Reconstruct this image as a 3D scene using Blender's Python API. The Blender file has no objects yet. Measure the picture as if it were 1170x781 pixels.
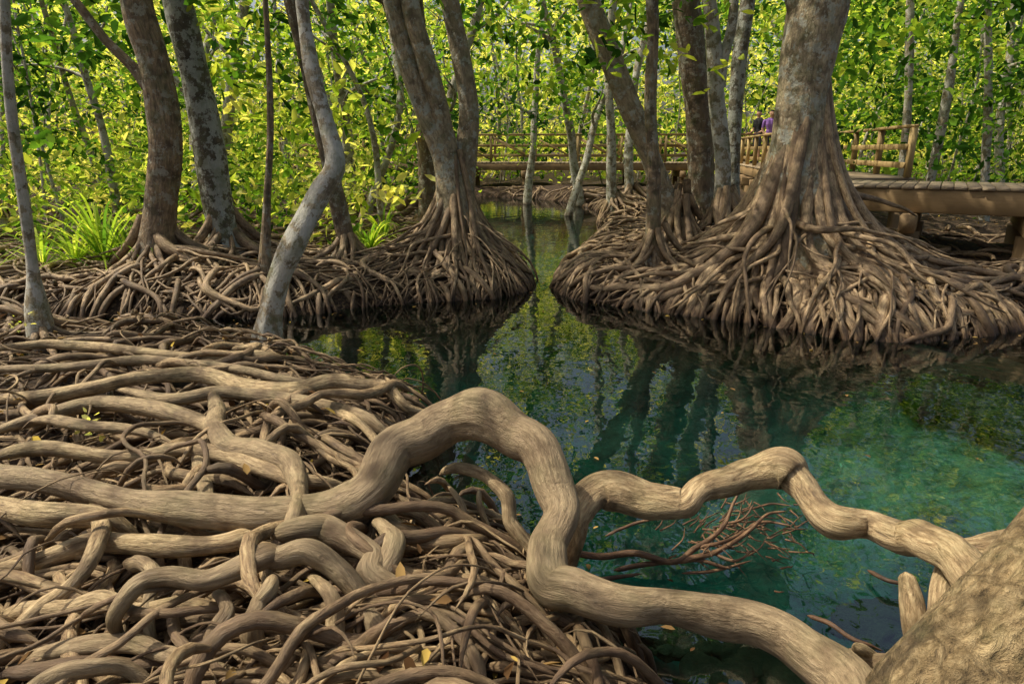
import bpy, bmesh, math, random, time
import numpy as np
from mathutils import Vector
T0=time.time()
random.seed(7); rng=np.random.default_rng(11)
scene=bpy.context.scene
scene.view_settings.view_transform='Standard'
try: scene.view_settings.look='None'
except: pass
scene.view_settings.exposure=0

# ---------------- camera model (used to survey real positions) -------------
H=1.7; TH=math.radians(15.7); CT,ST=math.cos(TH),math.sin(TH); F=780.0
def ray(u,v):
    a=(u-585)/F; b=(390.5-v)/F
    return np.array([a,CT+ST*b,-ST+CT*b])
def W(u,v,z=0.0):
    d=ray(u,v); t=(z-H)/d[2]; return d*t+np.array([0,0,H]),t
def D(u,v,y):
    d=ray(u,v); t=y/d[1]; return d*t+np.array([0,0,H]),t
cam_d=bpy.data.cameras.new('camera'); cam=bpy.data.objects.new('camera',cam_d)
scene.collection.objects.link(cam); cam.location=(0,0,H)
cam.rotation_euler=(math.radians(90-15.7),0,0); cam_d.lens=24; cam_d.sensor_width=36
cam_d.clip_end=2000; cam_d.clip_start=0.05; scene.camera=cam

# ---------------- light ----------------
SE,SR=math.radians(58),math.radians(-80)   # elevation, azimuth from +Y clockwise
sd=Vector((math.sin(SR)*math.cos(SE),math.cos(SR)*math.cos(SE),math.sin(SE)))
L=bpy.data.lights.new('sun','SUN'); L.energy=5; L.angle=math.radians(0.6); L.color=(1,.94,.79)
lo=bpy.data.objects.new('sun',L); scene.collection.objects.link(lo)
lo.rotation_euler=sd.to_track_quat('Z','Y').to_euler(); lo.location=(0,0,30)
w=bpy.data.worlds.new('World'); scene.world=w; w.use_nodes=True
nt=w.node_tree; bg=nt.nodes['Background']; sk=nt.nodes.new('ShaderNodeTexSky'); sk.sky_type='NISHITA'
sk.sun_disc=False; sk.sun_elevation=SE; sk.sun_rotation=SR; sk.dust_density=6.5; sk.air_density=1.1; sk.ozone_density=.4
nt.links.new(sk.outputs[0],bg.inputs[0]); bg.inputs[1].default_value=0.15

# ---------------- material helpers ----------------
class M:
    def __init__(s,name):
        s.m=bpy.data.materials.new(name); s.m.use_nodes=True; s.t=s.m.node_tree; s.t.nodes.clear()
        s.out=s.n('ShaderNodeOutputMaterial')
    def n(s,t,**k):
        x=s.t.nodes.new(t)
        for a,b in k.items(): setattr(x,a,b)
        return x
    def l(s,a,b): s.t.links.new(a,b)
    def noise(s,vec,scale,detail=4,rough=.55,dist=0):
        x=s.n('ShaderNodeTexNoise'); s.l(vec,x.inputs['Vector']); x.inputs['Scale'].default_value=scale
        x.inputs['Detail'].default_value=detail; x.inputs['Roughness'].default_value=rough; x.inputs['Distortion'].default_value=dist
        return x.outputs['Fac']
    def ramp(s,fac,stops,interp='LINEAR'):
        x=s.n('ShaderNodeValToRGB'); s.l(fac,x.inputs[0]); x.color_ramp.interpolation=interp
        e=x.color_ramp.elements
        while len(e)<len(stops): e.new(.5)
        for i,(p,c) in enumerate(stops):
            e[i].position=p; e[i].color=(c,c,c,1) if isinstance(c,(int,float)) else (*c,1)
        return x.outputs[0]
    def mix(s,fac,a,b,mode='MIX'):
        x=s.n('ShaderNodeMix',data_type='RGBA',blend_type=mode)
        for sock,v in ((x.inputs[0],fac),(x.inputs[6],a),(x.inputs[7],b)):
            if isinstance(v,(int,float)): sock.default_value=v
            elif isinstance(v,tuple): sock.default_value=(*v,1)
            else: s.l(v,sock)
        return x.outputs[2]
    def math(s,op,a,b=0.0):
        x=s.n('ShaderNodeMath',operation=op)
        for i,v in enumerate((a,b)):
            if isinstance(v,(int,float)): x.inputs[i].default_value=v
            else: s.l(v,x.inputs[i])
        return x.outputs[0]
    def mapping(s,vec,scale):
        x=s.n('ShaderNodeMapping'); s.l(vec,x.inputs[0]); x.inputs['Scale'].default_value=scale; return x.outputs[0]
    def attr(s,name,o='Fac'):
        x=s.n('ShaderNodeAttribute',attribute_name=name); return x.outputs[o]
    def posz(s):
        g=s.n('ShaderNodeNewGeometry'); sp=s.n('ShaderNodeSeparateXYZ'); s.l(g.outputs['Position'],sp.inputs[0]); return g.outputs['Position'],sp.outputs[2]
    def bump(s,h,strength,dist):
        x=s.n('ShaderNodeBump'); x.inputs['Strength'].default_value=strength; x.inputs['Distance'].default_value=dist
        s.l(h,x.inputs['Height']); return x.outputs[0]
    def princ(s,col,rough=.7,normal=None,spec=.3):
        x=s.n('ShaderNodeBsdfPrincipled')
        for nm,v in (('Base Color',col),('Roughness',rough)):
            if isinstance(v,(int,float)): x.inputs[nm].default_value=v
            elif isinstance(v,tuple): x.inputs[nm].default_value=(*v,1)
            else: s.l(v,x.inputs[nm])
        x.inputs['Specular IOR Level'].default_value=spec
        if normal is not None: s.l(normal,x.inputs['Normal'])
        s.l(x.outputs[0],s.out.inputs[0]); return x

def bark_mat(name,cols,lichen=0.0,streak=.22,bump=.7,bd=.012,moss=0.0,scale=1.0,lc=((.17,.18,.13),(.46,.46,.37)),ground=True,dark_top=.24,rvm=.75,mc=(.10,.12,.035)):
    m=M(name)
    pos,z=m.posz(); base=m.attr('tc','Vector')
    st=m.mapping(base,(scale,scale,streak*scale))
    n1=m.noise(st,70,5,.74,.5); n2=m.noise(base,7,3,.6)
    c=m.ramp(n1,[(.32,cols[0]),(.46,cols[1]),(.64,cols[2])])
    rv=m.attr('rv')
    c=m.mix(m.ramp(rv,[(.1,0.0),(1,rvm)]),c,m.mix(n1,cols[0],cols[3]))
    c=m.mix(m.ramp(n2,[(.34,.8),(.52,0.0)]),c,cols[0])
    if lichen>0:
        ln=m.noise(pos,8,5,.75); lm=m.ramp(ln,[(.61-lichen*.2,0.0),(.65-lichen*.2,.9)])
        c=m.mix(lm,c,m.mix(n1,*lc))
    if moss>0:
        mn=m.noise(pos,5,3,.7); c=m.mix(m.math('MULTIPLY',m.ramp(mn,[(.48,0.0),(.65,1.0)]),moss),c,mc)
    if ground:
        low_tone=m.ramp(m.math('ADD',z,m.math('MULTIPLY',n2,.12)),[(.03,(.16,.13,.11)),(.10,(.42,.36,.31)),(dark_top,1.0)])  # wet at the waterline, and colour darkened towards the bottom by height
        c=m.mix(1.0,c,low_tone,'MULTIPLY')
    m.princ(c,m.ramp(n1,[(.2,.42),(.7,.8)]),m.bump(m.math('ADD',n1,m.math('MULTIPLY',n2,1.2)),bump,bd),.4)
    return m.m
ROOT=bark_mat('root_bark',[(.065,.036,.016),(.29,.185,.088),(.52,.38,.20),(.17,.105,.058)],bd=.013,bump=.9,dark_top=.31,rvm=.95,moss=.12)
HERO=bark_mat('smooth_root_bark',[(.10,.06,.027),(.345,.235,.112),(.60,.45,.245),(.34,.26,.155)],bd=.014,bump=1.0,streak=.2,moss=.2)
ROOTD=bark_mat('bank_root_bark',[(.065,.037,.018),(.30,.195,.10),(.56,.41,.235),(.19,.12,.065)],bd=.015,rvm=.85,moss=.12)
BARKW=bark_mat('pale_trunk_bark',[(.10,.07,.037),(.34,.255,.145),(.56,.45,.28),(.38,.29,.17)],streak=.3,lichen=.42,bd=.035,bump=.9,moss=.35,scale=.5,lc=((.24,.23,.17),(.55,.53,.43)))
BARKB=bark_mat('brown_trunk_bark',[(.05,.032,.017),(.20,.135,.072),(.38,.27,.155),(.19,.13,.075)],streak=.15,lichen=.38,bd=.03,bump=.9,moss=.35,scale=.6,lc=((.20,.18,.13),(.42,.39,.30)))
BARKL=bark_mat('lichen_trunk_bark',[(.045,.037,.024),(.13,.105,.065),(.27,.22,.14),(.15,.12,.075)],streak=.3,lichen=.72,bd=.03,bump=.9,moss=.5,scale=.6,lc=((.20,.21,.16),(.58,.58,.5)))
BARKC=bark_mat('crooked_trunk_bark',[(.09,.07,.04),(.27,.215,.13),(.46,.38,.25),(.25,.2,.12)],streak=.3,lichen=.75,bd=.018,bump=.9,moss=.5,lc=((.28,.27,.21),(.68,.65,.56)))
BARKR=bark_mat('rough_trunk_bark',[(.06,.04,.018),(.25,.17,.075),(.48,.355,.18),(.2,.14,.07)],streak=.8,bd=.05,bump=1.0,moss=.3,scale=.45)

def leaf_mat(name,stops,trans=.45):
    m=M(name); a=m.attr('rv'); c=m.ramp(a,stops)
    d=m.n('ShaderNodeBsdfDiffuse'); t=m.n('ShaderNodeBsdfTranslucent')
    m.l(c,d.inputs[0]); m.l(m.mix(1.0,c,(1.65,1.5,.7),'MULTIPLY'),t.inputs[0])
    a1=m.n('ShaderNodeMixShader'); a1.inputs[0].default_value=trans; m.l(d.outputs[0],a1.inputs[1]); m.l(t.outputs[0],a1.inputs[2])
    m.l(a1.outputs[0],m.out.inputs[0]); return m.m
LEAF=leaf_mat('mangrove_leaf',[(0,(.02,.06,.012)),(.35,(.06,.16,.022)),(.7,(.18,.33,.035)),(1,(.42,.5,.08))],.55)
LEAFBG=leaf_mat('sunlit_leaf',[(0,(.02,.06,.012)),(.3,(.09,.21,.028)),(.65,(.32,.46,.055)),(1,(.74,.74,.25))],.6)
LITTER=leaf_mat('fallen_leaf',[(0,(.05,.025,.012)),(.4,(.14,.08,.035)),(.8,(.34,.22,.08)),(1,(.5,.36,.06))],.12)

# ---------------- mesh builder ----------------
class B:
    def __init__(s): s.v=[];s.f=[];s.tc=[];s.rv=[];s.n=0
    def add(s,v,f,tc=None,rv=None):
        v=np.asarray(v,float); s.v.append(v); s.f.append(np.asarray(f)+s.n)
        s.tc.append(v if tc is None else tc); s.rv.append(np.full(len(v),random.random()) if rv is None else rv); s.n+=len(v)
    def mesh(s,name,smooth=True):
        v=np.concatenate(s.v); f=np.concatenate(s.f); me=bpy.data.meshes.new(name)
        me.vertices.add(len(v)); me.vertices.foreach_set('co',v.ravel())
        nf=len(f); k=f.shape[1]; me.loops.add(nf*k); me.loops.foreach_set('vertex_index',f.ravel().astype(np.int32))
        me.polygons.add(nf); me.polygons.foreach_set('loop_start',np.arange(0,nf*k,k,dtype=np.int32))
        me.polygons.foreach_set('loop_total',np.full(nf,k,dtype=np.int32)); me.update(calc_edges=True)
        if smooth: me.polygons.foreach_set('use_smooth',np.ones(nf,dtype=bool))
        a=me.attributes.new('tc','FLOAT_VECTOR','POINT'); a.data.foreach_set('vector',np.concatenate(s.tc).ravel())
        a=me.attributes.new('rv','FLOAT','POINT'); a.data.foreach_set('value',np.concatenate(s.rv))
        return me
    def obj(s,name,mat,parent=None,smooth=True):
        o=bpy.data.objects.new(name,s.mesh(name,smooth)); o.data.materials.append(mat)
        scene.collection.objects.link(o)
        if parent: o.parent=parent
        return o
def empty(name):
    o=bpy.data.objects.new(name,None); scene.collection.objects.link(o); return o
def smooth1(n,scale):
    k=max(2,int(n/scale)+2); r=rng.uniform(-1,1,k); t=np.linspace(0,k-1.001,n); i=t.astype(int); f=t-i; f=f*f*(3-2*f)
    return r[i]*(1-f)+r[i+1]*f
def catmull(P,sub):
    P=np.asarray(P,float); Q=np.vstack([2*P[0]-P[1],P,2*P[-1]-P[-2]]); out=[]
    for i in range(1,len(Q)-2):
        p0,p1,p2,p3=Q[i-1:i+3]; t=np.linspace(0,1,sub,endpoint=False)[:,None]
        out.append(.5*((2*p1)+(-p0+p2)*t+(2*p0-5*p1+4*p2-p3)*t**2+(-p0+3*p1-3*p2+p3)*t**3))
    out.append(Q[-2][None]); return np.vstack(out)
def tube(b,P,R,k=9,knob=.1,ridge=.07,cap0=False,cap1=True,rows=None,ks=3):
    P=np.asarray(P,float); R=np.array(R,float); n=len(P)
    if n<3: return
    if len(R)!=n: R=np.interp(np.linspace(0,1,n),np.linspace(0,1,len(R)),R)
    T=np.gradient(P,axis=0); T/=np.linalg.norm(T,axis=1)[:,None]+1e-9
    ref=np.array([0,0,1.]) if abs(T[0,2])<.8 else np.array([1.,0,0])
    A=np.zeros((n,3)); a=np.cross(T[0],ref); a/=np.linalg.norm(a); A[0]=a
    for i in range(1,n):
        a=a-T[i]*np.dot(a,T[i]); a/=np.linalg.norm(a)+1e-9; A[i]=a
    Bn=np.cross(T,A); th=np.linspace(0,2*np.pi,k,endpoint=False)
    s=np.concatenate([[0],np.cumsum(np.linalg.norm(np.diff(P,axis=0),axis=1))])
    R=R*(1+knob*smooth1(n,ks))
    ph=rng.uniform(0,6.28,3); tw=rng.uniform(-2,2)
    rm=1+ridge*(np.sin(2*th[None]+ph[0]+tw*s[:,None]*2)+.6*np.sin(3*th[None]+ph[1]-tw*s[:,None]*3))+ridge*.8*np.stack([smooth1(n,ks*1.3) for _ in range(k)],1)
    if rows is not None: rm=rm*rows(th,n)
    if cap1: R[-1]*=.12; R[-2]*=.75
    if cap0: R[0]*=.12; R[1]*=.75
    rr=R[:,None]*rm
    V=P[:,None]+rr[...,None]*(np.cos(th)[None,:,None]*A[:,None]+np.sin(th)[None,:,None]*Bn[:,None])
    off=rng.uniform(-20,20,3); rb=np.maximum(rr,.01)
    tc=np.stack([rb*np.cos(th),rb*np.sin(th),np.repeat(s[:,None],k,1)],-1)+off
    i=np.arange(n-1)[:,None]*k; j=np.arange(k)[None]; j2=(j+1)%k
    f=np.stack([i+j,i+j2,i+k+j2,i+k+j],-1).reshape(-1,4)
    b.add(V.reshape(-1,3),f,tc.reshape(-1,3))

# ---------------- terrain ----------------
wp=[(780,1000),(740,800),(690,745),(640,700),(600,655),(550,610),(470,590),(425,575),(440,530),(480,500),(500,480),(440,455),(350,425),(300,405),(200,388),(60,378),(-120,374),
(-120,362),(100,362),(230,363),(330,362),(400,352),(480,345),(560,341),(600,333),(607,320),(592,300),(565,287),(550,268),(552,250),(545,240),(515,235),(440,231),
(440,225),(560,225),(620,228),(668,234),(690,246),(686,262),(672,285),(642,305),(634,330),(660,343),(740,354),(830,364),(900,374),(960,386),(1040,390),(1120,384),(1180,372),(1300,370),(1500,372),
(1600,500),(1500,640),(1300,650),(1200,690),(1130,790),(1080,1000)]
WP=np.array([W(u,v,0)[0][:2] for u,v in wp])
WE=np.roll(WP,-1,axis=0)-WP; WE[:,1]=np.where(np.abs(WE[:,1])<1e-9,1e-9,WE[:,1])
def sdist(x,y):
    x=np.asarray(x,float).ravel(); y=np.asarray(y,float).ravel()
    if len(x)>20000:
        return np.concatenate([sdist(x[i:i+20000],y[i:i+20000]) for i in range(0,len(x),20000)])
    p=np.stack([x,y],1); w_=p[:,None]-WP[None]
    t=np.clip((w_*WE).sum(-1)/(WE*WE).sum(-1),0,1)
    d=np.sqrt(((w_-t[...,None]*WE)**2).sum(-1)).min(1)
    y1=WP[:,1][None]; y2=(WP+WE)[:,1][None]; c=(y1>y[:,None])!=(y2>y[:,None])
    xi=WP[:,0]+(y[:,None]-WP[:,1])*WE[:,0]/WE[:,1]
    ins=((c&(x[:,None]<xi)).sum(1)%2)==1
    return np.where(ins,-d,d)
BT=W(905,292,.45)[0]; MT=W(522,285,.4)[0]
def gh(x,y,d=None):
    x=np.asarray(x,float).ravel(); y=np.asarray(y,float).ravel()
    if d is None: d=sdist(x,y)
    near=np.clip((6.3-y)/.6,0,1)*np.clip((1.2-x)/.5,0,1)
    top=.36*(1-near)+.13*near; sl=.30
    n=.05*np.sin(x*1.7+y*.9)+.04*np.sin(x*3.1-y*2.3)+.03*np.sin(y*4.7+x*.6)
    n=n+.16*np.exp(-((x-BT[0])**2+(y-BT[1])**2)/1.5)+.12*np.exp(-((x-MT[0])**2+(y-MT[1])**2)/.7)
    land=-.02+top*(1-np.exp(-np.maximum(d,0)/sl))+n*np.clip(d/.5,0,1)
    shal=np.clip((x-1.8)/1.5,0,1)*np.clip((5.9-y)/1.,0,1)
    deep=1.1*(1-shal)+.5*shal
    wat=-.02-deep*(1-np.exp(np.minimum(d,0)/.7))+n*.8*np.clip(-d,0,1)
    return np.where(d>0,land,wat)
def axis(lo,hi,step,far):
    c=np.arange(lo,hi+step,step); g=np.array([1,3,7,15,30,60,120,far-0]); return np.concatenate([(lo-g)[::-1],c,hi+g])
gx=axis(-14,14,.11,400); gy=axis(-3,30,.11,400)
X,Y=np.meshgrid(gx,gy); Z=gh(X,Y).reshape(X.shape)
nx,ny=len(gx),len(gy); b=B(); i=np.arange(ny-1)[:,None]*nx; j=np.arange(nx-1)[None]
turq=np.zeros(X.size)  # mask of pale turquoise patches mixed into the bed colour
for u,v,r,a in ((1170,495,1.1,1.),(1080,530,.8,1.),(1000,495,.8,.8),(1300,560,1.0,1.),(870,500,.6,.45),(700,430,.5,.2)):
    p,_=W(u,v,-.3); turq=np.maximum(turq,a*np.exp(-((X-p[0])**2+((Y-p[1])*1.3)**2).ravel()/r**2))
b.add(np.stack([X.ravel(),Y.ravel(),Z.ravel()],1),np.stack([i+j,i+j+1,i+nx+j+1,i+nx+j],-1).reshape(-1,4),rv=turq)
m=M('mud_and_creek_bed'); pos,z=m.posz()
n1=m.noise(pos,2.6,4,.65); n2=m.noise(pos,22,4,.7); vo=m.n('ShaderNodeTexVoronoi'); m.l(pos,vo.inputs['Vector']); vo.inputs['Scale'].default_value=42
vs=m.n('ShaderNodeSeparateColor'); m.l(vo.outputs['Color'],vs.inputs[0])
lit=m.ramp(vs.outputs[0],[(0,(.02,.013,.008)),(.5,(.05,.03,.017)),(.8,(.10,.065,.035)),(1,(.2,.13,.065))])
soil=m.mix(n2,(.012,.008,.005),(.045,.03,.018)); land=m.mix(m.ramp(n1,[(.35,.15),(.65,.9)]),soil,lit)
zz=m.math('ADD',z,1.0)
deepc=m.mix(m.ramp(n1,[(.36,0.0),(.66,1.0)]),(.005,.048,.042),(.025,.20,.145))
shalc=m.mix(m.ramp(n1,[(.35,0.0),(.65,1.0)]),(.022,.026,.013),(.10,.10,.05))
bed=m.mix(m.ramp(zz,[(.25,0.0),(.70,1.0)]),deepc,shalc)  # light absorbed by deeper water is put into the bed colour
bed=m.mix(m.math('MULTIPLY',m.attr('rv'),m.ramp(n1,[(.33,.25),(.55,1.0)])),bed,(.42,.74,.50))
bed=m.mix(m.ramp(n2,[(.3,.5),(.55,0.0)]),bed,m.mix(.6,bed,(.0,.0,.0)))
c=m.mix(m.ramp(zz,[(.98,0.0),(1.0,1.0)]),bed,land)
m.princ(c,.85,m.bump(n2,.6,.03),.2)
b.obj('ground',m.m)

# ---------------- water ----------------
wm=M('creek_water'); pos,_=wm.posz()
wn=wm.noise(wm.mapping(pos,(1,.75,1)),3.2,3,.5)
bp=wm.bump(wn,.5,.012)
fr=wm.n('ShaderNodeFresnel'); fr.inputs[0].default_value=1.95; wm.l(bp,fr.inputs['Normal'])
tr=wm.n('ShaderNodeBsdfTransparent'); tr.inputs[0].default_value=(.62,.93,.87,1)
gl=wm.n('ShaderNodeBsdfGlossy'); gl.inputs['Roughness'].default_value=.015; wm.l(bp,gl.inputs['Normal'])
mx=wm.n('ShaderNodeMixShader'); wm.l(fr.outputs[0],mx.inputs[0]); wm.l(tr.outputs[0],mx.inputs[1]); wm.l(gl.outputs[0],mx.inputs[2]); wm.l(mx.outputs[0],wm.out.inputs[0])
b=B(); b.add([(-14,-2,0),(14,-2,0),(14,30,0),(-14,30,0)],[(0,1,2,3)]); b.obj('creek_water',wm.m,smooth=False)

# ---------------- wandering roots ----------------
def wander(b,x,y,hd,length,r0,r1,step=.07,curl=.35,zo=.0,arch=0.,flare=0.,fl=.4,k=8,sink=0.,wav=.35):
    n=max(6,int(length/step)); dh=rng.normal(0,curl,n)
    dh=np.convolve(dh,[.25,.5,.25],'same'); ph=rng.uniform(0,6.28); fr_=rng.uniform(3,9)
    h=hd+.55*np.cumsum(dh)*np.sqrt(step/.07)+wav*np.sin(ph+np.arange(n)*step*fr_)
    px=x+np.cumsum(np.cos(h))*step; py=y+np.cumsum(np.sin(h))*step
    d0=np.hypot(px-x,py-y); R=np.linspace(r0,r1,n); dd=sdist(px,py)
    g=gh(px,py,dd); g=np.convolve(np.pad(g,2,mode='edge'),np.ones(5)/5,'valid')
    z=np.maximum(g,-.35)+R*.7+zo*(1-.3*np.linspace(0,1,n))
    if arch: z+=arch*np.maximum(0,np.sin(np.linspace(0,rng.uniform(2.5,9),n)+rng.uniform(0,2)))
    z+=.02*smooth1(n,3)
    if flare: z+=flare*np.exp(-d0/fl)
    if sink:
        q=np.arange(n); e=np.exp(-q/2.)+np.exp(-(n-1-q)/2.); z-=sink*e; R=R*(1-.45*np.minimum(e,1))
    over=np.clip(-dd-.03,0,1); z-=over*1.6
    keep=z>-.45
    if not keep.all():
        e=int(np.argmin(keep))
        if e<5: return None
        px,py,z,R=px[:e],py[:e],z[:e],R[:e]
    P=np.stack([px,py,z],1); tube(b,P,R,k=k,cap0=sink>0); return P,h

def root_skirt(b,cx,cy,n,R0,h0,fl,Lmin=1.,Lmax=2.2,k=10,forks=2):
    for i in range(n):
        a=2*math.pi*(i+random.uniform(-.35,.35))/n
        r=R0*random.uniform(.45,1.3)
        res=wander(b,cx+.03*math.cos(a),cy+.03*math.sin(a),a,random.uniform(Lmin,Lmax),r*1.3,r*.3,step=.06,curl=.27,flare=h0*random.uniform(.5,1.2),fl=fl*random.uniform(.75,1.25),k=k,zo=.02,wav=.25)
        if res is None: continue
        P,h=res
        for _ in range(forks):
            if len(P)<10: break
            q=random.randint(len(P)//5,len(P)-4)
            wander(b,P[q][0],P[q][1],a+random.choice([-1,1])*random.uniform(.3,1.1),random.uniform(.5,1.4),r*.6,r*.2,curl=.38,k=7,zo=max(0,P[q][2]-gh(P[q][0],P[q][1])[0])*.8)

# ---------------- leaves ----------------
LV=np.array([(0,0,0),(.35,.18,.05),(.75,.21,.03),(1,0,-.07),(.75,-.21,.03),(.35,-.18,.05)])
def leaf_batch(b,C,size,rv,droop=.25,flat=None):
    n=len(C); yaw=rng.uniform(0,2*np.pi,n); pit=rng.normal(-droop,.55,n); rol=rng.normal(0,.7,n)
    if flat is not None: pit=rng.normal(0,flat,n); rol=rng.normal(0,flat,n)
    cy,sy,cp,sp=np.cos(yaw),np.sin(yaw),np.cos(pit),np.sin(pit)
    X_=np.stack([cy*cp,sy*cp,sp],1); Y0=np.stack([-sy,cy,np.zeros(n)],1); Z0=np.cross(X_,Y0)
    cr,sr=np.cos(rol)[:,None],np.sin(rol)[:,None]; Y_=Y0*cr+Z0*sr; Z_=np.cross(X_,Y_)
    s=size[:,None,None]
    V=C[:,None]+s*(LV[None,:,0:1]*X_[:,None]+LV[None,:,1:2]*Y_[:,None]+LV[None,:,2:3]*Z_[:,None])
    i=np.arange(n)[:,None]*6
    f=np.concatenate([i+np.array([[0,1,2,3]]),i+np.array([[0,3,4,5]])],0)
    b.add(V.reshape(-1,3),f,rv=np.repeat(np.clip(rv,0,1),6))
def clumps(b,C,per,rad,size,tone=.5,tvar=.22,big=.3):
    C=np.asarray(C); n=len(C)
    off=rng.normal(0,1,(n,per,3))*np.array([1,1,.6])*rad*rng.uniform(.6,1.3,(n,1,1))
    bg_=big*np.sin(C[:,0]*.55+C[:,1]*.3)*np.sin(C[:,2]*.9+C[:,0]*.35+1)
    P=(C[:,None]+off).reshape(-1,3); t=np.repeat(tone+bg_+rng.normal(0,tvar*.7,n),per)+rng.normal(0,tvar*.5,n*per)
    leaf_batch(b,P,np.repeat(size*rng.uniform(.65,1.35,n),per)*rng.uniform(.65,1.25,n*per),t)

# ---------------- trees ----------------
def tree(name,base,pts,mat,nroots=10,rr=.035,h0=.3,fl=.25,top=8.5,k=16,stems=(),crown=10,Lr=(.7,1.6),rootmat=None,forks=2,flarebase=1.5,crown_t=.5,root_k=10):
    par=empty(name); u,v,wd,z0=base; p0,t0=W(u,v,z0); yb=p0[1]
    b=B(); br=B()
    P=[(*p0,wd/2*t0/F*flarebase)]
    low=p0.copy(); low[2]=-.1; P.insert(0,(*low,wd/2*t0/F*flarebase*1.15))
    for q in pts:
        yy=yb+(q[3] if len(q)>3 else 0); p,t=D(q[0],q[1],yy); P.append((*p,q[2]/2*t/F))
    P=np.array(P)
    ends=[]
    def extend(P):
        d=P[-1,:3]-P[-2,:3]; d/=np.linalg.norm(d); r=P[-1,3]; c=P[-1].copy(); out=[P]
        while c[2]<top:
            d=d+rng.normal(0,.12,3)+np.array([0,0,.15]); d/=np.linalg.norm(d); c=c.copy(); c[:3]+=d*.9; r*=.88; c[3]=r; out.append(c[None])
        return np.vstack(out)
    def limbs(PP,b):
        zs=PP[:,2]; ii=np.where(zs>3.6)[0]
        for _ in range(5):
            if len(ii)<3: break
            q=random.choice(list(ii[:-1])); c=PP[q,:3].copy(); a=random.uniform(0,6.28); d=np.array([math.cos(a),math.sin(a),.5]); L_=[c.copy()]
            for s_ in range(7):
                d=d+rng.normal(0,.2,3); d/=np.linalg.norm(d); c=c+d*random.uniform(.3,.45); L_.append(c.copy())
            tube(b,catmull(L_,3),[PP[q,3]*.5,.012],k=6); ends.extend([L_[-1],L_[-3],L_[-5]])
        ends.append(PP[-1,:3])
    def trunk(Q):
        lob=rng.uniform(0,6.28,3)
        def rows(th,n):
            f=np.exp(-np.linspace(0,9,n))[:,None]
            return 1+.10*np.sin(5*th+lob[0])[None]*f+.05*np.sin(9*th+lob[1])[None]*(f+.2)+.03*np.sin(3*th+lob[2])[None]
        tube(b,Q[:,:3],Q[:,3],k=k,knob=.07,ridge=.045,rows=rows,ks=6); limbs(Q,b)
    trunk(catmull(extend(P),8))
    for st in stems:
        S=[]
        for q in st:
            yy=yb+(q[3] if len(q)>3 else 0); p,t=D(q[0],q[1],yy); S.append((*p,q[2]/2*t/F))
        trunk(catmull(extend(np.array(S)),6))
    if nroots: root_skirt(br,p0[0],p0[1],nroots,rr,h0,fl,Lr[0],Lr[1],forks=forks,k=root_k)
    b.obj('trunk',mat,par)
    if nroots: br.obj('roots',rootmat or ROOTD,par)
    if crown:
        C=[]
        for e in ends:
            for _ in range(crown): C.append(e+rng.normal(0,.55,3))
        C=np.array(C); C=C[C[:,2]>3.4] if len(C) else C
        if len(C):
            bl=B(); clumps(bl,C,9,.28,.17,tone=crown_t); bl.obj('crown',LEAF,par,smooth=False)
    return p0

tree('mangrove_tree',(45,365,18,.3),[(38,310,14),(28,235,13),(12,120,12),(5,0,11)],BARKC,8,.022,.25,.2,top=6.5,k=10,crown=3)
tree('mangrove_tree',(182,308,54,.33),[(180,280,45),(184,230,38),(189,160,35),(178,80,34),(160,20,34),(150,-30,34)],BARKB,20,.05,.7,.26,stems=[[(172,100,20),(150,75,13),(120,45,10),(85,0,9),(60,-30,8)]],crown=4)
tree('mangrove_tree',(262,300,40,.33),[(258,275,35),(248,225,33),(236,150,32),(220,70,31),(203,0,31)],BARKL,16,.045,.55,.24,crown=4)
tree('mangrove_tree',(303,318,12,.33),[(305,230,9),(309,140,8),(303,0,7)],BARKB,5,.015,.15,.15,k=8,top=5,crown=2)
tree('crooked_mangrove_tree',(306,396,30,.12),[(309,362,27),(320,315,26),(340,270,27),(365,222,27,.1),(383,188,23,.15),(373,140,18,.2),(358,85,17,.25),(347,20,15,.3),(344,-20,15,.3)],BARKC,5,.03,.12,.15,k=20,top=6,crown=2,flarebase=1.15,Lr=(.4,.8))
tree('mangrove_tree',(398,298,28,.33),[(395,275,22),(384,225,19),(368,150,18),(350,70,17),(332,0,16)],BARKB,14,.03,.4,.22,k=12,top=6,crown=2)
tree('mangrove_tree',(522,288,58,.42),[(523,265,49),(521,240,43),(517,212,38),(507,180,27),(490,140,22),(468,80,21),(452,20,20),(444,-30,20)],BARKW,50,.036,1.35,.25,k=24,Lr=(.9,2.0),forks=4,flarebase=1.2,
  stems=[[(524,240,34),(518,200,28),(507,150,23),(498,110,22,-.05),(484,60,21,-.1),(468,0,20,-.1)],[(524,250,34),(530,200,27,.1),(536,130,23,.15),(526,60,22,.2),(514,0,21,.2)]],crown=3)
tree('mangrove_tree',(490,262,28,.36),[(490,240,24),(489,170,22),(482,100,21),(474,20,20)],BARKB,10,.04,.3,.25,k=12,crown=2)
tree('mangrove_tree',(775,284,32,.4),[(770,255,26),(752,205,25),(727,140,25),(700,75,25),(672,0,26)],BARKW,26,.035,1.0,.26,k=16,Lr=(.9,2.),crown=3)
tree('mangrove_tree',(748,300,20,.4),[(746,275,17),(747,200,15),(743,120,14),(746,40,13),(745,-10,13)],BARKB,18,.028,.6,.2,k=12,crown=2,top=6)
tree('mangrove_tree',(800,272,38,.4),[(800,240,33),(801,170,30),(794,90,30),(786,20,32),(784,-20,33)],BARKB,22,.04,.9,.28,k=14,crown=3,Lr=(.9,2.))
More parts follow.
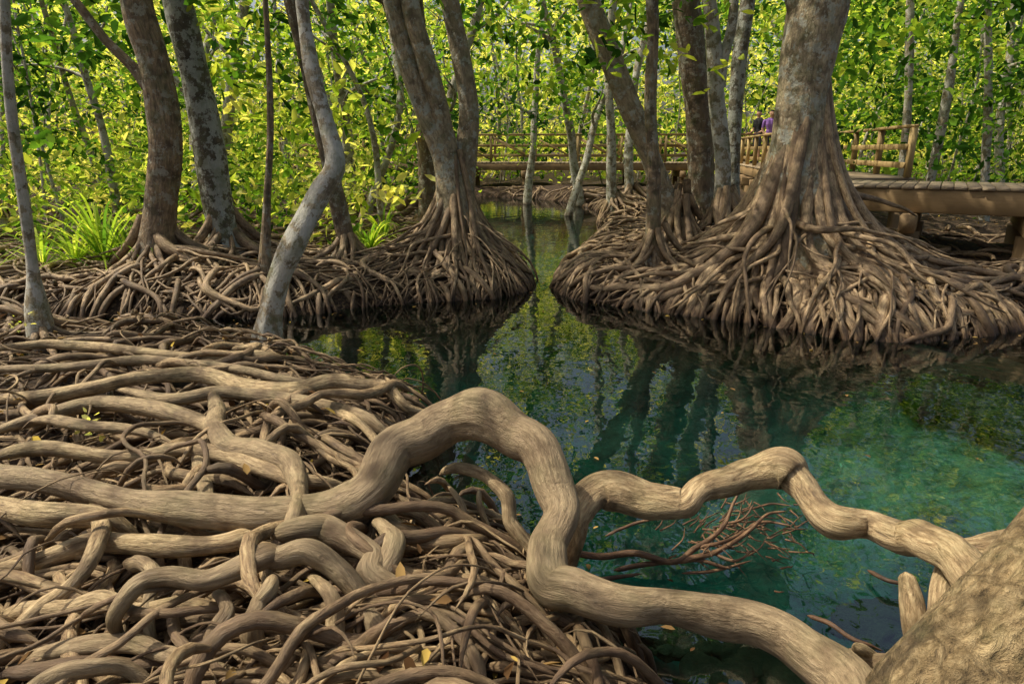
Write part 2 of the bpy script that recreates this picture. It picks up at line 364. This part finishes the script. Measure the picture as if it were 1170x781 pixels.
tree('mangrove_tree',(822,284,26,.4),[(822,255,21),(826,190,17),(818,110,17),(815,50,17),(808,-10,16)],BARKC,20,.035,.8,.26,k=12,crown=2,stems=[[(822,100,14),(826,70,12),(836,30,11),(840,-20,10)]])
tree('mangrove_tree',(836,264,22,.4),[(836,230,19),(839,150,16),(845,70,16),(856,-10,16)],BARKL,10,.035,.5,.28,k=12,crown=2)
tree('mangrove_tree',(905,292,118,.55),[(905,268,100),(905,248,86),(906,225,76),(908,200,66),(912,165,58),(917,110,55),(926,50,58),(938,-5,64)],BARKW,84,.058,2.1,.36,k=40,Lr=(1.6,3.6),forks=4,crown=5,flarebase=1.1,
  stems=[[(930,60,30),(915,20,24),(900,-30,20)]],root_k=12)
# bank roots everywhere along the shorelines
b=B()
edges=[]
for i in range(len(WP)):
    a,c=WP[i],WP[(i+1)%len(WP)]
    n=max(1,int(np.linalg.norm(c-a)/.07))
    for t in np.linspace(0,1,n,endpoint=False): edges.append((a+(c-a)*t,(c-a)/np.linalg.norm(c-a)))
for p,t in edges:
    x,y=p
    if y<6.15 or y>26 or abs(x)>.8*y+1: continue
    for rep in range(3 if y<9 else (2 if y<12 else 1)):
        nrm=np.array([t[1],-t[0]]); 
        if sdist([x+nrm[0]*.1],[y+nrm[1]*.1])[0]<0: nrm=-nrm
        back=random.uniform(.1,1.0); sx,sy=x+nrm[0]*back+random.uniform(-.2,.2),y+nrm[1]*back+random.uniform(-.2,.2)
        hd=math.atan2(-nrm[1],-nrm[0])+random.gauss(0,.8); r=random.choice([.01,.014,.018,.024,.032,.045])
        wander(b,sx,sy,hd,back+random.uniform(.3,.9),r,r*.5,curl=.45,zo=random.uniform(0,.16),k=7,sink=.05)
for _ in range(620):
    y=6.2+abs(random.gauss(0,4)); x=random.uniform(-.85*y,.85*y)
    if y>20 or sdist([x],[y])[0]<.05: continue
    r=random.choice([.012,.018,.025,.035,.05]); wander(b,x,y,random.uniform(0,6.28),random.uniform(.7,2),r,r*.4,curl=.4,arch=random.uniform(0,.14),k=7,zo=.02,sink=.05)
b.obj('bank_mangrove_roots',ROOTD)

# ---------------- foreground roots ----------------
def hero(b,pts,k=20,sub=8,knob=.07,ridge=.05,c0=False,c1=True,ws=1.,jit=.13,tap=0,low=0):
    Q=[]
    for q in pts:
        p,t=W(q[0],q[1],q[2]); Q.append((*p,q[3]/2*t/F*ws))
    Q=catmull(Q,sub); n=len(Q)
    J=np.stack([smooth1(n,sub*.8) for _ in range(3)],1)
    P=Q[:,:3]+J*(Q[:,3:4]*jit)
    R=Q[:,3]
    if tap:
        q=np.arange(n); e=np.exp(-q/4.)+np.exp(-(n-1-q)/4.); R=R*(1-.55*np.minimum(e,1)); P[:,2]-=low*e
    tube(b,P,R,k=k,knob=knob,ridge=ridge,cap0=c0,cap1=c1,ks=sub*.8)
b=B()
hero(b,[(-60,520,.36,26),(0,540,.36,28),(70,552,.36,28),(140,570,.37,32),(230,580,.38,36),(310,586,.38,40),(380,580,.40,46),(428,553,.46,50),(462,512,.55,50),(505,483,.62,52),(548,474,.66,55),(590,492,.64,54),(622,535,.56,47),(638,585,.46,42),(624,632,.40,44),(640,668,.36,50),(690,688,.34,46),(760,696,.32,45),(830,704,.30,48),(895,728,.28,54),(950,775,.26,60),(1000,840,.24,66)],k=36,sub=14,knob=.10,ridge=.055,jit=.25)
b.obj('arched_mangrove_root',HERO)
b=B()
hero(b,[(650,640,.1,20),(654,605,.25,28),(668,575,.34,34),(700,558,.38,38),(745,566,.38,36),(782,572,.38,30),(812,550,.42,36),(855,540,.44,38),(892,541,.45,46),(918,560,.43,38),(945,592,.38,36),(985,600,.38,38),(1035,608,.40,40),(1080,632,.42,44),(1115,665,.42,46),(1150,705,.42,48)],k=32,sub=13,jit=.35,knob=.15,ridge=.08)
hero(b,[(886,548,.45,34),(893,532,.48,24),(897,519,.5,12)],k=12,sub=5)
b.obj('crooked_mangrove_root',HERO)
b=B()
hero(b,[(1290,560,.75,120),(1215,660,.62,130),(1180,715,.55,150),(1125,785,.4,170),(1060,880,.2,200)],k=60,sub=16,knob=.06)
b.obj('leaning_mangrove_trunk',BARKR)
b=B()
for h in ([(1036,655,.42,16),(1042,685,.36,26),(1050,730,.25,32),(1062,790,.1,40)],[(1170,612,.42,34),(1130,622,.42,34),(1090,640,.38,26),(1072,690,.3,22),(1070,760,.15,28)],
 [(1240,590,.5,44),(1190,610,.46,40),(1140,640,.42,32),(1110,655,.4,26)],[(975,735,.3,10),(990,752,.22,20),(1010,775,.15,28),(1030,820,.1,30)],[(1180,655,.5,30),(1140,700,.4,28),(1120,750,.3,24)],
 [(960,748,.24,26),(1000,760,.2,34),(1060,758,.22,36),(1120,740,.3,34)]): hero(b,h,k=20,sub=10,c0=True,jit=.3,knob=.12)
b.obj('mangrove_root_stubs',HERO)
b=B()
for h in ([(625,628,.05,9),(665,634,.06,9),(715,630,.07,9),(765,640,.08,9),(800,625,.1,8),(828,598,.14,6),(838,575,.2,4),(846,560,.24,2)],
 [(770,640,.08,8),(815,632,.08,7),(850,610,.1,6),(872,590,.14,4),(898,582,.16,3)],[(800,626,.1,6),(830,618,.1,5),(868,598,.1,4),(905,600,.12,2)],[(700,648,.02,7),(740,642,.05,7),(790,640,.06,6),(835,648,.05,4)],
 [(925,705,.1,6),(950,712,.12,6),(985,735,.12,5),(1010,742,.1,3)],[(990,650,.03,6),(1015,662,.05,6),(1045,668,.05,4)],[(815,632,.08,5),(840,640,.08,4),(862,628,.1,2)],[(828,598,.14,4),(850,590,.16,3),(862,575,.2,2)],
 [(850,585,.12,3),(880,575,.14,3),(905,578,.15,1.5)],[(690,610,.05,4),(720,600,.07,4),(760,590,.1,3)],[(640,655,.03,8),(690,662,.03,7),(735,655,.04,4)],[(780,655,.03,4),(820,650,.04,4),(860,640,.05,2)]): hero(b,h,k=8,c0=True,jit=.9,ws=.85)
for _ in range(110):
    u,v=random.gauss(840,42),random.gauss(606,20); a=random.uniform(-1.2,.9); l=random.uniform(10,34); z_=random.uniform(.01,.09)
    hero(b,[(u,v,z_,2.4),(u+l*.5*math.cos(a)+random.uniform(-4,4),v+l*.4*math.sin(a),z_+.02,1.8),(u+l*math.cos(a),v+l*math.sin(a),z_+.01,.9)],k=5,sub=3,jit=1.)
b.obj('driftwood_branch',bark_mat('dark_twig_bark',[(.03,.015,.008),(.13,.065,.03),(.30,.18,.09),(.12,.065,.03)],bd=.004,ground=False))

b=B()
FG=[
[(245,440,.36,20),(240,475,.37,24),(258,503,.37,27),(298,515,.37,28),(330,533,.36,28),(337,568,.42,28),(330,605,.42,26),(345,630,.34,24)],
[(-20,452,.3,18),(60,452,.3,20),(140,440,.32,20),(230,428,.32,20),(300,440,.33,22),(370,442,.33,22),(420,440,.32,22),(460,458,.28,16),(490,470,.2,12)],
[(-20,398,.28,12),(60,392,.28,13),(140,396,.3,14),(220,405,.3,14),(300,402,.3,14),(335,410,.2,12)],
[(-20,418,.28,15),(70,420,.3,15),(150,415,.3,15),(230,418,.3,16),(310,428,.3,16),(380,436,.3,15)],
[(-20,490,.28,18),(60,470,.3,20),(120,462,.3,20),(190,470,.32,22),(240,490,.33,22),(230,530,.3,22),(236,580,.34,20)],
[(-20,650,.3,26),(60,628,.32,26),(130,612,.33,26),(200,620,.34,26),(270,610,.35,26),(320,585,.36,26)],
[(130,720,.3,26),(140,690,.38,28),(180,665,.42,30),(250,655,.43,30),(305,630,.45,30),(350,628,.45,32),(395,650,.4,34),(430,700,.32,36),(470,760,.22,38),(500,820,.15,40)],
[(312,645,.44,26),(298,680,.42,26),(290,715,.36,27),(292,750,.25,28),(310,800,.1,30)],
[(140,640,.3,20),(160,640,.34,20),(178,655,.34,20),(170,700,.3,20),(180,760,.2,22)],
[(310,600,.4,30),(330,598,.43,34),(370,600,.42,36),(410,625,.4,34),(440,660,.34,34),(490,690,.28,34),(530,735,.2,36),(555,800,.1,38)],
[(432,590,.38,24),(445,612,.38,26),(440,645,.34,26),(415,680,.3,24),(380,700,.3,22),(340,700,.2,20)],
[(505,528,.42,16),(535,536,.42,20),(565,560,.38,22),(590,595,.3,22),(612,625,.22,22),(640,655,.15,22),(665,640,.05,18)],
[(430,560,.4,22),(450,600,.33,22),(495,630,.26,22),(550,655,.2,22),(605,690,.15,24),(660,695,.1,24),(720,720,.05,20)],
[(-20,700,.26,24),(50,692,.28,24),(110,690,.3,24),(160,700,.28,24),(230,690,.28,24),(290,705,.25,22)],
[(-20,760,.22,24),(60,745,.26,26),(130,735,.28,26),(200,745,.28,26),(260,770,.25,26),(330,790,.2,26)],
[(10,800,.3,26),(60,770,.32,26),(130,765,.3,22),(200,790,.2,22)],
[(470,640,.2,16),(520,650,.22,18),(570,675,.2,18),(610,720,.15,18),(640,760,.1,20),(660,800,.03,20)],
[(380,700,.25,22),(450,705,.25,22),(520,700,.25,20),(570,720,.2,20),(600,760,.12,20),(620,800,.05,20)],
[(-20,570,.36,30),(40,585,.36,30),(100,590,.34,28),(160,600,.3,26)],
[(-20,515,.3,22),(60,510,.32,22),(140,520,.33,20),(220,512,.34,20),(290,535,.33,20),(350,550,.33,20),(410,545,.3,18)],
[(130,440,.33,14),(200,455,.34,16),(260,448,.34,17),(330,455,.33,17),(400,470,.3,17),(440,490,.25,15),(470,520,.1,14)],
[(350,455,.3,14),(400,478,.3,15),(430,505,.24,14),(440,535,.1,14)],
[(30,470,.34,14),(80,485,.35,15),(150,490,.35,16),(210,500,.33,16)],
[(100,560,.36,20),(110,610,.36,22),(90,660,.34,22),(40,690,.3,22),(-20,740,.25,22)],
[(330,700,.28,24),(370,740,.28,26),(400,790,.25,28)],
[(350,640,.44,22),(380,690,.38,22),(385,740,.3,24),(400,800,.15,26)],
[(250,655,.42,20),(262,690,.36,20),(240,730,.3,20),(245,790,.2,22)],
[(512,545,.36,10),(528,580,.28,11),(534,620,.15,11),(548,650,.05,10)],
[(545,545,.36,8),(552,585,.25,8),(570,625,.12,9),(575,655,.02,8)],
[(470,590,.3,10),(500,570,.3,11),(540,575,.25,10),(590,600,.12,9),(610,640,.0,8)],
]
for h in FG: hero(b,h,k=16,sub=9,knob=.16,ridge=.08,c0=True,ws=.85,jit=.7,tap=1,low=.05)
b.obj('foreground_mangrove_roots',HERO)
b=B()
nf=0
while nf<900:
    u=random.uniform(-200,640); v=random.uniform(388,900); zz=random.uniform(.0,.22)
    p,_=W(u,v,zz)
    if sdist([p[0]],[p[1]])[0]<.0 or p[1]>6.4: continue
    far=p[1]>3.2
    r=random.choice([.004,.006,.008,.011,.015,.02,.028] if not far else [.006,.009,.013,.018,.026,.034]); hd=random.gauss(-.15,.7)+(math.pi if random.random()<.3 else 0)
    if random.random()<.3: hd=random.uniform(0,6.28)
    arch=random.choice([0,0,.05,.1,.16])
    wander(b,p[0],p[1],hd,random.uniform(.6,2.2),r,r*.5,step=.045,curl=.42,zo=zz*random.uniform(.6,1.0),arch=arch,k=8,sink=.06,wav=random.uniform(.2,.8)); nf+=1
for p,t in edges:
    x,y=p
    if y>6.2 or y<1.3 or x>.9 or x<-4: continue
    for _ in range(4):
        nrm=np.array([t[1],-t[0]])
        if sdist([x+nrm[0]*.1],[y+nrm[1]*.1])[0]<0: nrm=-nrm
        back=random.uniform(0,.45); r=random.choice([.005,.007,.010,.013,.018])
        hd=math.atan2(-nrm[1],-nrm[0])+random.gauss(0,.7)
        wander(b,x+nrm[0]*back,y+nrm[1]*back,hd,back+random.uniform(.15,.5),r,r*.6,step=.035,curl=.4,zo=random.uniform(.03,.26),k=7,sink=.03)
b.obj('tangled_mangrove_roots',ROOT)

# ---------------- background trunks ----------------
def simple_trunk(b,x,y,r,h,lean=.1,br=None,roots=6):
    n=8; P=[(x,y,gh([x],[y])[0]-.1)]; d=np.array([random.gauss(0,lean),random.gauss(0,lean),1.])
    c=np.array(P[0])
    for i in range(n):
        d=d+rng.normal(0,.08,3); d[2]=max(d[2],.7); c=c+d/np.linalg.norm(d)*h/n; P.append(c.copy())
    Q=catmull(P,3); R=np.linspace(r,r*.45,len(Q)); R[:3]*=[1.6,1.3,1.1]; tube(b,Q,R,k=8,knob=.05)
    for i in range(3):
        q=random.randint(8,len(Q)-2); a=random.uniform(0,6.28); e=Q[q]; dd=np.array([math.cos(a),math.sin(a),.7])
        L_=[e]
        for s_ in range(4): dd=dd+rng.normal(0,.25,3); dd/=np.linalg.norm(dd); L_.append(L_[-1]+dd*h*.06)
        tube(b,catmull(L_,2),[r*.4,.01],k=5)
    if br is not None: root_skirt(br,x,y,roots,r*.45,.5,.3,.6,1.4,k=6,forks=1)
b=B(); br=B()
for u,v in [(604,226),(640,238),(665,228),(700,246),(720,240)]:
    p,_=W(u,v,.2); simple_trunk(b,p[0],p[1],random.uniform(.12,.18),7,.08,br,18)
for u,v0,u2 in ((1030,215,1040),(1062,212,1098),(1125,210,1128)):
    p,_=D(u,v0,14.); p2,_=D(u2,0,14.); q=np.array([[p[0]-(p2[0]-p[0])*.25,14,.2],p,(p+p2)/2+[.05,0,0],p2,p2+(p2-p)*.8]); Q=catmull(q,5); tube(b,Q,[.1,.06],k=9)
for _ in range(190):
    y=random.uniform(11,46); x=random.uniform(-.85*y,.85*y)
    if sdist([x],[y])[0]<.6: continue
    if y<27 and -.5<x<11.5: continue
    simple_trunk(b,x,y,random.choice([.02,.03,.04,.06,.09,.12]),random.uniform(5,9),.16,br if y<20 else None,6)
b.obj('distant_trees',BARKC); br.obj('distant_mangrove_roots',ROOTD)

# ---------------- foliage ----------------
def sample(n,yr,zr,xf=.88,cond=None,gap=1.1):
    out=[]
    while len(out)<n:
        y=random.uniform(*yr); x=random.uniform(-xf*y,xf*y); z=random.uniform(*zr)
        q=.5+.5*math.sin(x*.9+2*math.sin(z*.8)+y*.5)*math.sin(z*1.3+x*.4+y*.3)
        if random.random()>q*gap+.03: continue
        if cond and not cond(x,y,z): continue
        out.append((x,y,z))
    return out
b=B(); clumps(b,sample(2300,(29.5,46),(.2,11)),24,.6,.33,tone=.5,tvar=.45,big=.3)
clumps(b,sample(1250,(46,66),(.2,14)),24,1.1,.55,tone=.95,tvar=.25); b.obj('forest_foliage',LEAFBG,smooth=False)  # farthest clumps toned paler: haze put into the leaf colour
b=B()
c1=lambda x,y,z: (x<-1.2 or x>12 or (z>3.6+.06*y and y>12)) and not(z<1.2 and y<9.5)
clumps(b,sample(1750,(10.5,29),(.5,8),cond=c1),20,.36,.2,tone=.36,tvar=.42)
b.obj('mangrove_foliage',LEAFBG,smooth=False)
b=B()
cr=lambda x,y,z: x>6.9 and x>y*.44 
clumps(b,sample(480,(12.5,28),(.8,8),cond=cr),20,.38,.2,tone=.38,tvar=.35)
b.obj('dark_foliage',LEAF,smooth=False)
b=B(); C=[]
for _ in range(900):
    C.append((random.uniform(-13,12),random.uniform(-4,22),random.uniform(6,11)))
clumps(b,[c for c in C if math.sin(c[0]*.8+c[1]*.5)*math.sin(c[1]*.7-c[0]*.4)>.18],18,.45,.19,tone=.55); b.obj('dapple_canopy',LEAF,smooth=False)  # unseen canopy above the frame, gaps shaped to dapple the sun
b=B()
for u,v,y,n in ((60,30,10,10),(130,20,9,12),(280,20,9,14),(250,70,11,10),(110,90,12,8),(400,40,12,12),(430,90,14,12),(560,40,12,12),(600,80,14,14),(640,30,13,12),(720,15,8.6,12),(730,50,9,10),(980,20,11,14),(1010,60,12,12),(1080,40,12,12),(1140,20,11,14),(20,110,11,8),(330,100,12,8),(880,40,16,10),(600,150,22,14),(560,110,20,16),(690,100,18,16),(720,150,22,12),(640,120,20,12),(30,60,12,14),(200,120,14,14),(300,150,15,12),(440,150,17,14),(760,60,14,12),(1150,90,14,12),(1000,110,15,10),(560,10,16,20),(640,60,17,16)):
    p,_=D(u,v,y); clumps(b,p+rng.normal(0,.42,(n,3)),10,.22,.18,tone=.38,tvar=.38)
b.obj('hanging_branch_foliage',LEAF,smooth=False)
b=B(); C=[]
for _ in range(520):
    y=random.uniform(9.3,24); x=random.uniform(-.8*y,-1.6-.04*y)
    if sdist([x],[y])[0]<.6: continue
    C.append((x,y,gh([x],[y])[0]+random.uniform(.1,1.3)))
clumps(b,C,14,.25,.15,tone=.48,tvar=.38); b.obj('undergrowth_shrubs',LEAFBG,smooth=False)

def blade_plant(name,x,y,n,L_,wd):
    b=B(); z=gh([x],[y])[0]
    for _ in range(n):
        a=random.uniform(0,6.28); el=random.uniform(.5,1.4); l=L_*random.uniform(.6,1.1); t=np.linspace(0,1,8)
        rad=l*t*math.cos(el)+.15*l*t**2; hz=l*t*math.sin(el)-l*.55*t**2.4
        c=np.stack([x+rad*math.cos(a),y+rad*math.sin(a),z+hz],1); s_=np.array([-math.sin(a),math.cos(a),0]); ww=(wd*(1-t)**.6*np.minimum(1,.4+t*3))[:,None]
        V=np.concatenate([c-s_*ww,c+s_*ww]); i=np.arange(7)
        b.add(V,np.stack([i,i+1,i+9,i+8],1),rv=np.full(16,random.uniform(.25,.8)))
    b.obj(name,LEAFBG)
for u,v,n,l in ((95,308,60,1.9),(130,310,40,1.5),(60,308,34,1.5),(415,292,36,1.2),(432,284,30,1.1),(20,308,24,1.3),(150,305,24,1.2)):
    p,_=W(u,v,.33); blade_plant('pandanus_plant',p[0],p[1]+.45,n,l,.022)
for u,v,zz in ((100,492,.3),(20,372,.3)):
    p,_=W(u,v,zz); b=B(); clumps(b,[p+[0,0,.03]],12,.05,.05,tone=.9); b.obj('mangrove_seedling',LEAFBG)

# fallen leaves
b=B(); x=rng.uniform(-1,1,3600); y=rng.uniform(1.3,14,3600); x=x*(.85*y+.2); dd=sdist(x,y); z=gh(x,y,dd)+.03+np.where(rng.random(3600)<.4,rng.uniform(0,.22,3600),0)*(y<6)
k_=dd>.05; C=np.stack([x,y,z],1)[k_]; leaf_batch(b,C,rng.uniform(.03,.085,len(C)),rng.uniform(0,1,len(C))**1.4,flat=.35); b.obj('fallen_leaves',LITTER)
b=B(); y=rng.uniform(1.8,10,1300); x=rng.uniform(-.6,.8,1300)*y; dd=sdist(x,y)
k_=(dd<-.02)&((dd>-.3)|(rng.random(1300)<.06)); C=np.stack([x,y,np.full(1300,.006)],1)[k_]
leaf_batch(b,C,rng.uniform(.02,.06,len(C)),rng.uniform(0,1,len(C)),flat=.04); b.obj('floating_leaves',LITTER)

# ---------------- rocks on the bed ----------------
m=M('submerged_rock'); pos,_=m.posz(); n1=m.noise(pos,7,5,.7)
m.princ(m.mix(n1,(.012,.018,.010),(.13,.14,.075)),.9,m.bump(n1,.9,.05)); ROCK=m.m
rocks=[(1120,428,.45),(1175,440,.4),(1070,436,.25),(1165,470,.3),(1060,416,.2)]+[(random.uniform(680,1040),random.uniform(640,790),random.uniform(.05,.15)) for _ in range(34)]
for u,v,s in rocks:
    p,_=W(u,v,-.2); bm=bmesh.new(); bmesh.ops.create_icosphere(bm,subdivisions=4,radius=1)
    ph=rng.uniform(0,6,6)
    for vv in bm.verts:
        c=vv.co; k=1+.18*math.sin(3*c.x+ph[0])+.16*math.sin(4*c.y+ph[1]+2*c.x)+.1*math.sin(7*c.z+ph[2]+5*c.x)+.05*math.sin(13*c.y+ph[3]+9*c.x)
        vv.co=Vector((c.x*k*s*1.25,c.y*k*s*.9,c.z*k*s*.5))
    me=bpy.data.meshes.new('rock'); bm.to_mesh(me); bm.free(); me.polygons.foreach_set('use_smooth',[True]*len(me.polygons)); me.materials.append(ROCK)
    o=bpy.data.objects.new('submerged_rock',me); scene.collection.objects.link(o)
    g=gh([p[0]],[p[1]])[0]; o.location=(p[0],p[1],min(-.03-s*.55,max(g+.03,-.3 if s>.19 else -.45))); o.rotation_euler=(0,0,random.uniform(0,6))

# ---------------- boardwalk ----------------
def wood(name,c1,c2):
    m=M(name); tc=m.n('ShaderNodeTexCoord').outputs['Object']; v=m.attr('tc','Vector'); n1=m.noise(m.mapping(v,(1,12,12)),3,5,.7); n2=m.noise(tc,1.5,3)
    c=m.mix(n1,c1,c2); c=m.mix(m.ramp(n2,[(.4,.6),(.6,0.0)]),c,tuple(x*.45 for x in c1)); c=m.mix(m.math('MULTIPLY',m.attr('rv'),.5),c,c2)
    m.princ(c,.75,m.bump(n1,.5,.006)); return m.m
PL=wood('weathered_plank_wood',(.17,.12,.07),(.44,.34,.22)); BE=wood('beam_wood',(.12,.075,.035),(.38,.25,.12)); RL=wood('rail_wood',(.20,.12,.045),(.52,.37,.16))
def beam(b,p,q,wd,ht,up=np.array([0,0,1.])):
    p=np.array(p,float); q=np.array(q,float); t=q-p; ln=np.linalg.norm(t); t/=ln
    if abs(t[2])>.9: up=np.array([0,1.,0])
    s=np.cross(t,up); s/=np.linalg.norm(s); u=np.cross(s,t)
    c=min(wd,ht)*.12; prof=[(-wd/2+c,-ht/2),(wd/2-c,-ht/2),(wd/2,-ht/2+c),(wd/2,ht/2-c),(wd/2-c,ht/2),(-wd/2+c,ht/2),(-wd/2,ht/2-c),(-wd/2,-ht/2+c)]
    V=[p+s*a+u*d for a,d in prof]+[q+s*a+u*d for a,d in prof]
    tc=np.array([(0,a,d) for a,d in prof]+[(ln,a,d) for a,d in prof])+rng.uniform(-9,9,3)
    f=[(i,(i+1)%8,8+(i+1)%8,8+i) for i in range(8)]
    f+=[(3,2,1,0),(7,4,3,0),(7,6,5,4),(8,9,10,11),(8,11,12,15),(12,13,14,15)]
    b.add(V,f,tc)
DZ=1.24
def walk(name,A,Bp,wd,rails=(),post_every=2.0,big=False,rh=1.0,diag=True):
    par=empty(name); A=np.array(A,float); Bp=np.array(Bp,float); t=Bp-A; ln=np.linalg.norm(t); t/=ln; s=np.array([-t[1],t[0]])
    b=B(); n=int(ln/.15)
    for i in range(n):
        c=A+t*(i+.5)*ln/n; e=random.uniform(-.015,.015); p=np.array([*(c-s*(wd/2+.04+e)),DZ-.02]); q=np.array([*(c+s*(wd/2+.04-e)),DZ-.02+random.uniform(-.003,.003)]); beam(b,p,q,ln/n-.012,.04)
    b.obj('deck_planks',PL,par,smooth=False)
    b=B(); fh=.30 if big else .25
    for sg in (-1,1):
        o=s*sg*(wd/2-.02); beam(b,(*(A+o),DZ-.045-fh/2),(*(Bp+o),DZ-.045-fh/2),.09,fh)
    m_=int(ln/post_every)+1; cz=DZ-.05-fh-.125
    for i in range(m_):
        c=A+t*(.3+i*post_every)
        if (c-A)@t>ln: break
        p=c-s*(wd/2+.3); q=c+s*(wd/2+.3); beam(b,(*p,cz),(*q,cz),.2,.24)
        for sg in (-1,1):
            o=c+s*sg*(wd/2-.1); beam(b,(*o,-.6),(*o,cz-.123),.24 if big else .18,.24 if big else .18)
    b.obj('beams',BE,par,smooth=False)
    b=B()
    for sg in rails:
        o=s*sg*(wd/2-.1); k=int(ln/1.6)
        for i in range(k+1):
            c=A+t*(ln*i/k)+o; beam(b,(*c,DZ+.005),(*c,DZ+rh),.1,.1)
            if i<k and diag:
                c2=A+t*(ln*(i+1)/k)+o; beam(b,(*(c+t*.055),DZ+.12),(*(c2-t*.055),DZ+rh*.9),.035,.07)
        for hz,ww,h2 in ((rh+.03,.14,.05),(rh*.62,.04,.1),(rh*.25,.04,.1)):
            oo=o+s*sg*(0 if hz>rh else -.073); beam(b,(*(A+oo),DZ+hz),(*(Bp+oo),DZ+hz),ww,h2)
    if rails: b.obj('railings',RL,par,smooth=False)
walk('wooden_boardwalk',(4.4,10.9),(11.8,6.3),1.8,post_every=1.35,big=True)
walk('wooden_boardwalk',(6.1,12.2),(9.0,26.1),1.6,rails=(1,-1),rh=.82,diag=False)
walk('wooden_footbridge',(10.8,27.2),(-9,28.6),1.8,rails=(1,-1))

# ---------------- people ----------------
def flat(name,c,r=.8):
    m=M(name); pos,_=m.posz(); n=m.noise(pos,30,3); m.princ(m.mix(n,tuple(x*.75 for x in c),tuple(min(1,x*1.2) for x in c)),r,None,.2); return m.m
SK=flat('skin',(.45,.26,.17),.6); HA=flat('dark_hair',(.012,.009,.008))
def person(name,x,y,face,shirt,pants,hgt=1.7):
    b=B(); s=hgt/1.72
    def T(P,R,k=14): tube(b,catmull(P,4),np.interp(np.linspace(0,1,(len(P)-1)*4+1),np.linspace(0,1,len(R)),R),k=k,knob=0,ridge=0,cap0=True)
    for sg in (-1,1):
        T([(sg*.09,0,.92),(sg*.1,.01,.7),(sg*.1,.0,.48),(sg*.1,-.02,.28),(sg*.1,-.02,.08)],[.085,.082,.056,.055,.04])
        T([(sg*.1,-.06,.05),(sg*.11,.05,.05),(sg*.12,.16,.035)],[.045,.045,.03])
        T([(sg*.17,0,1.41),(sg*.22,0,1.36),(sg*.25,-.01,1.2),(sg*.25,.02,1.08),(sg*.22,.14,1.0),(sg*.2,.22,.99)],[.05,.052,.043,.038,.032,.024])
        hx,hy,hz=sg*.195,.26,.985
        T([(hx,hy-.04,hz),(hx-sg*.005,hy,hz),(hx-sg*.01,hy+.04,hz-.005)],[.028,.036,.03],10)
        for i,lf in enumerate((.07,.08,.075,.06)):
            ox=hx+sg*(.028-.019*i); T([(ox,hy+.03,hz),(ox,hy+.03+lf*.6,hz-.01),(ox,hy+.03+lf,hz-.035)],[.01,.009,.007],8)
        T([(hx-sg*.03,hy-.01,hz),(hx-sg*.055,hy+.02,hz+.005),(hx-sg*.06,hy+.05,hz)],[.012,.011,.009],8)
    for xo in (-.07,0,.07):
        T([(xo,0,.86),(xo,0,1.0),(xo*.8,0,1.12),(xo*1.25,.005,1.28),(xo*1.2,0,1.4),(xo*.5,0,1.46)],[.1,.1,.09,.105,.09,.05])
    T([(0,0,1.42),(0,.01,1.5),(0,.015,1.56)],[.06,.052,.05])
    T([(0,.01,1.505),(0,.02,1.55),(0,.02,1.62),(0,.01,1.68),(0,.005,1.73)],[.045,.07,.085,.08,.04])
    T([(0,.085,1.62),(0,.115,1.60),(0,.1,1.59)],[.012,.016,.012],8)
    for sg in (-1,1): T([(sg*.08,.01,1.64),(sg*.092,.005,1.62),(sg*.082,.01,1.59)],[.01,.014,.01],8)
    me=b.mesh(name); o=bpy.data.objects.new('t',me); scene.collection.objects.link(o)
    md=o.modifiers.new('r','REMESH'); md.mode='VOXEL'; md.voxel_size=.009; md.use_smooth_shade=True
    sm=o.modifiers.new('s','SMOOTH'); sm.iterations=2
    dg=bpy.context.evaluated_depsgraph_get(); m2=bpy.data.meshes.new_from_object(o.evaluated_get(dg)); bpy.data.objects.remove(o)
    m2.materials.clear()
    for q in (SK,flat(name+'_shirt',shirt),flat(name+'_trousers',pants),HA,flat('shoe',(.05,.05,.05))): m2.materials.append(q)
    for p in m2.polygons:
        c=p.center; i=0
        if c.z<.1: i=4
        elif c.z<.98 and abs(c.x)<.2 and c.y<.13: i=2 if c.z>.45 else 0
        elif c.z<1.475 and c.z>.9 and (abs(c.x)<.2 and c.y<.13 or c.z>1.17): i=1
        elif c.z>1.67 or (c.z>1.56 and c.y<-.0): i=3
        p.material_index=i
    o=bpy.data.objects.new(name,m2); scene.collection.objects.link(o); o.location=(x,y,DZ); o.rotation_euler=(0,0,face); o.scale=(s,s,s)
person('man_in_black_shirt',8.62,25.0,math.radians(110),(.012,.012,.015),(.06,.06,.08),1.78)
person('woman_in_purple_shirt',8.15,22.5,math.radians(170),(.25,.13,.40),(.05,.05,.1),1.66)
print('done',time.time()-T0,len(bpy.data.objects))
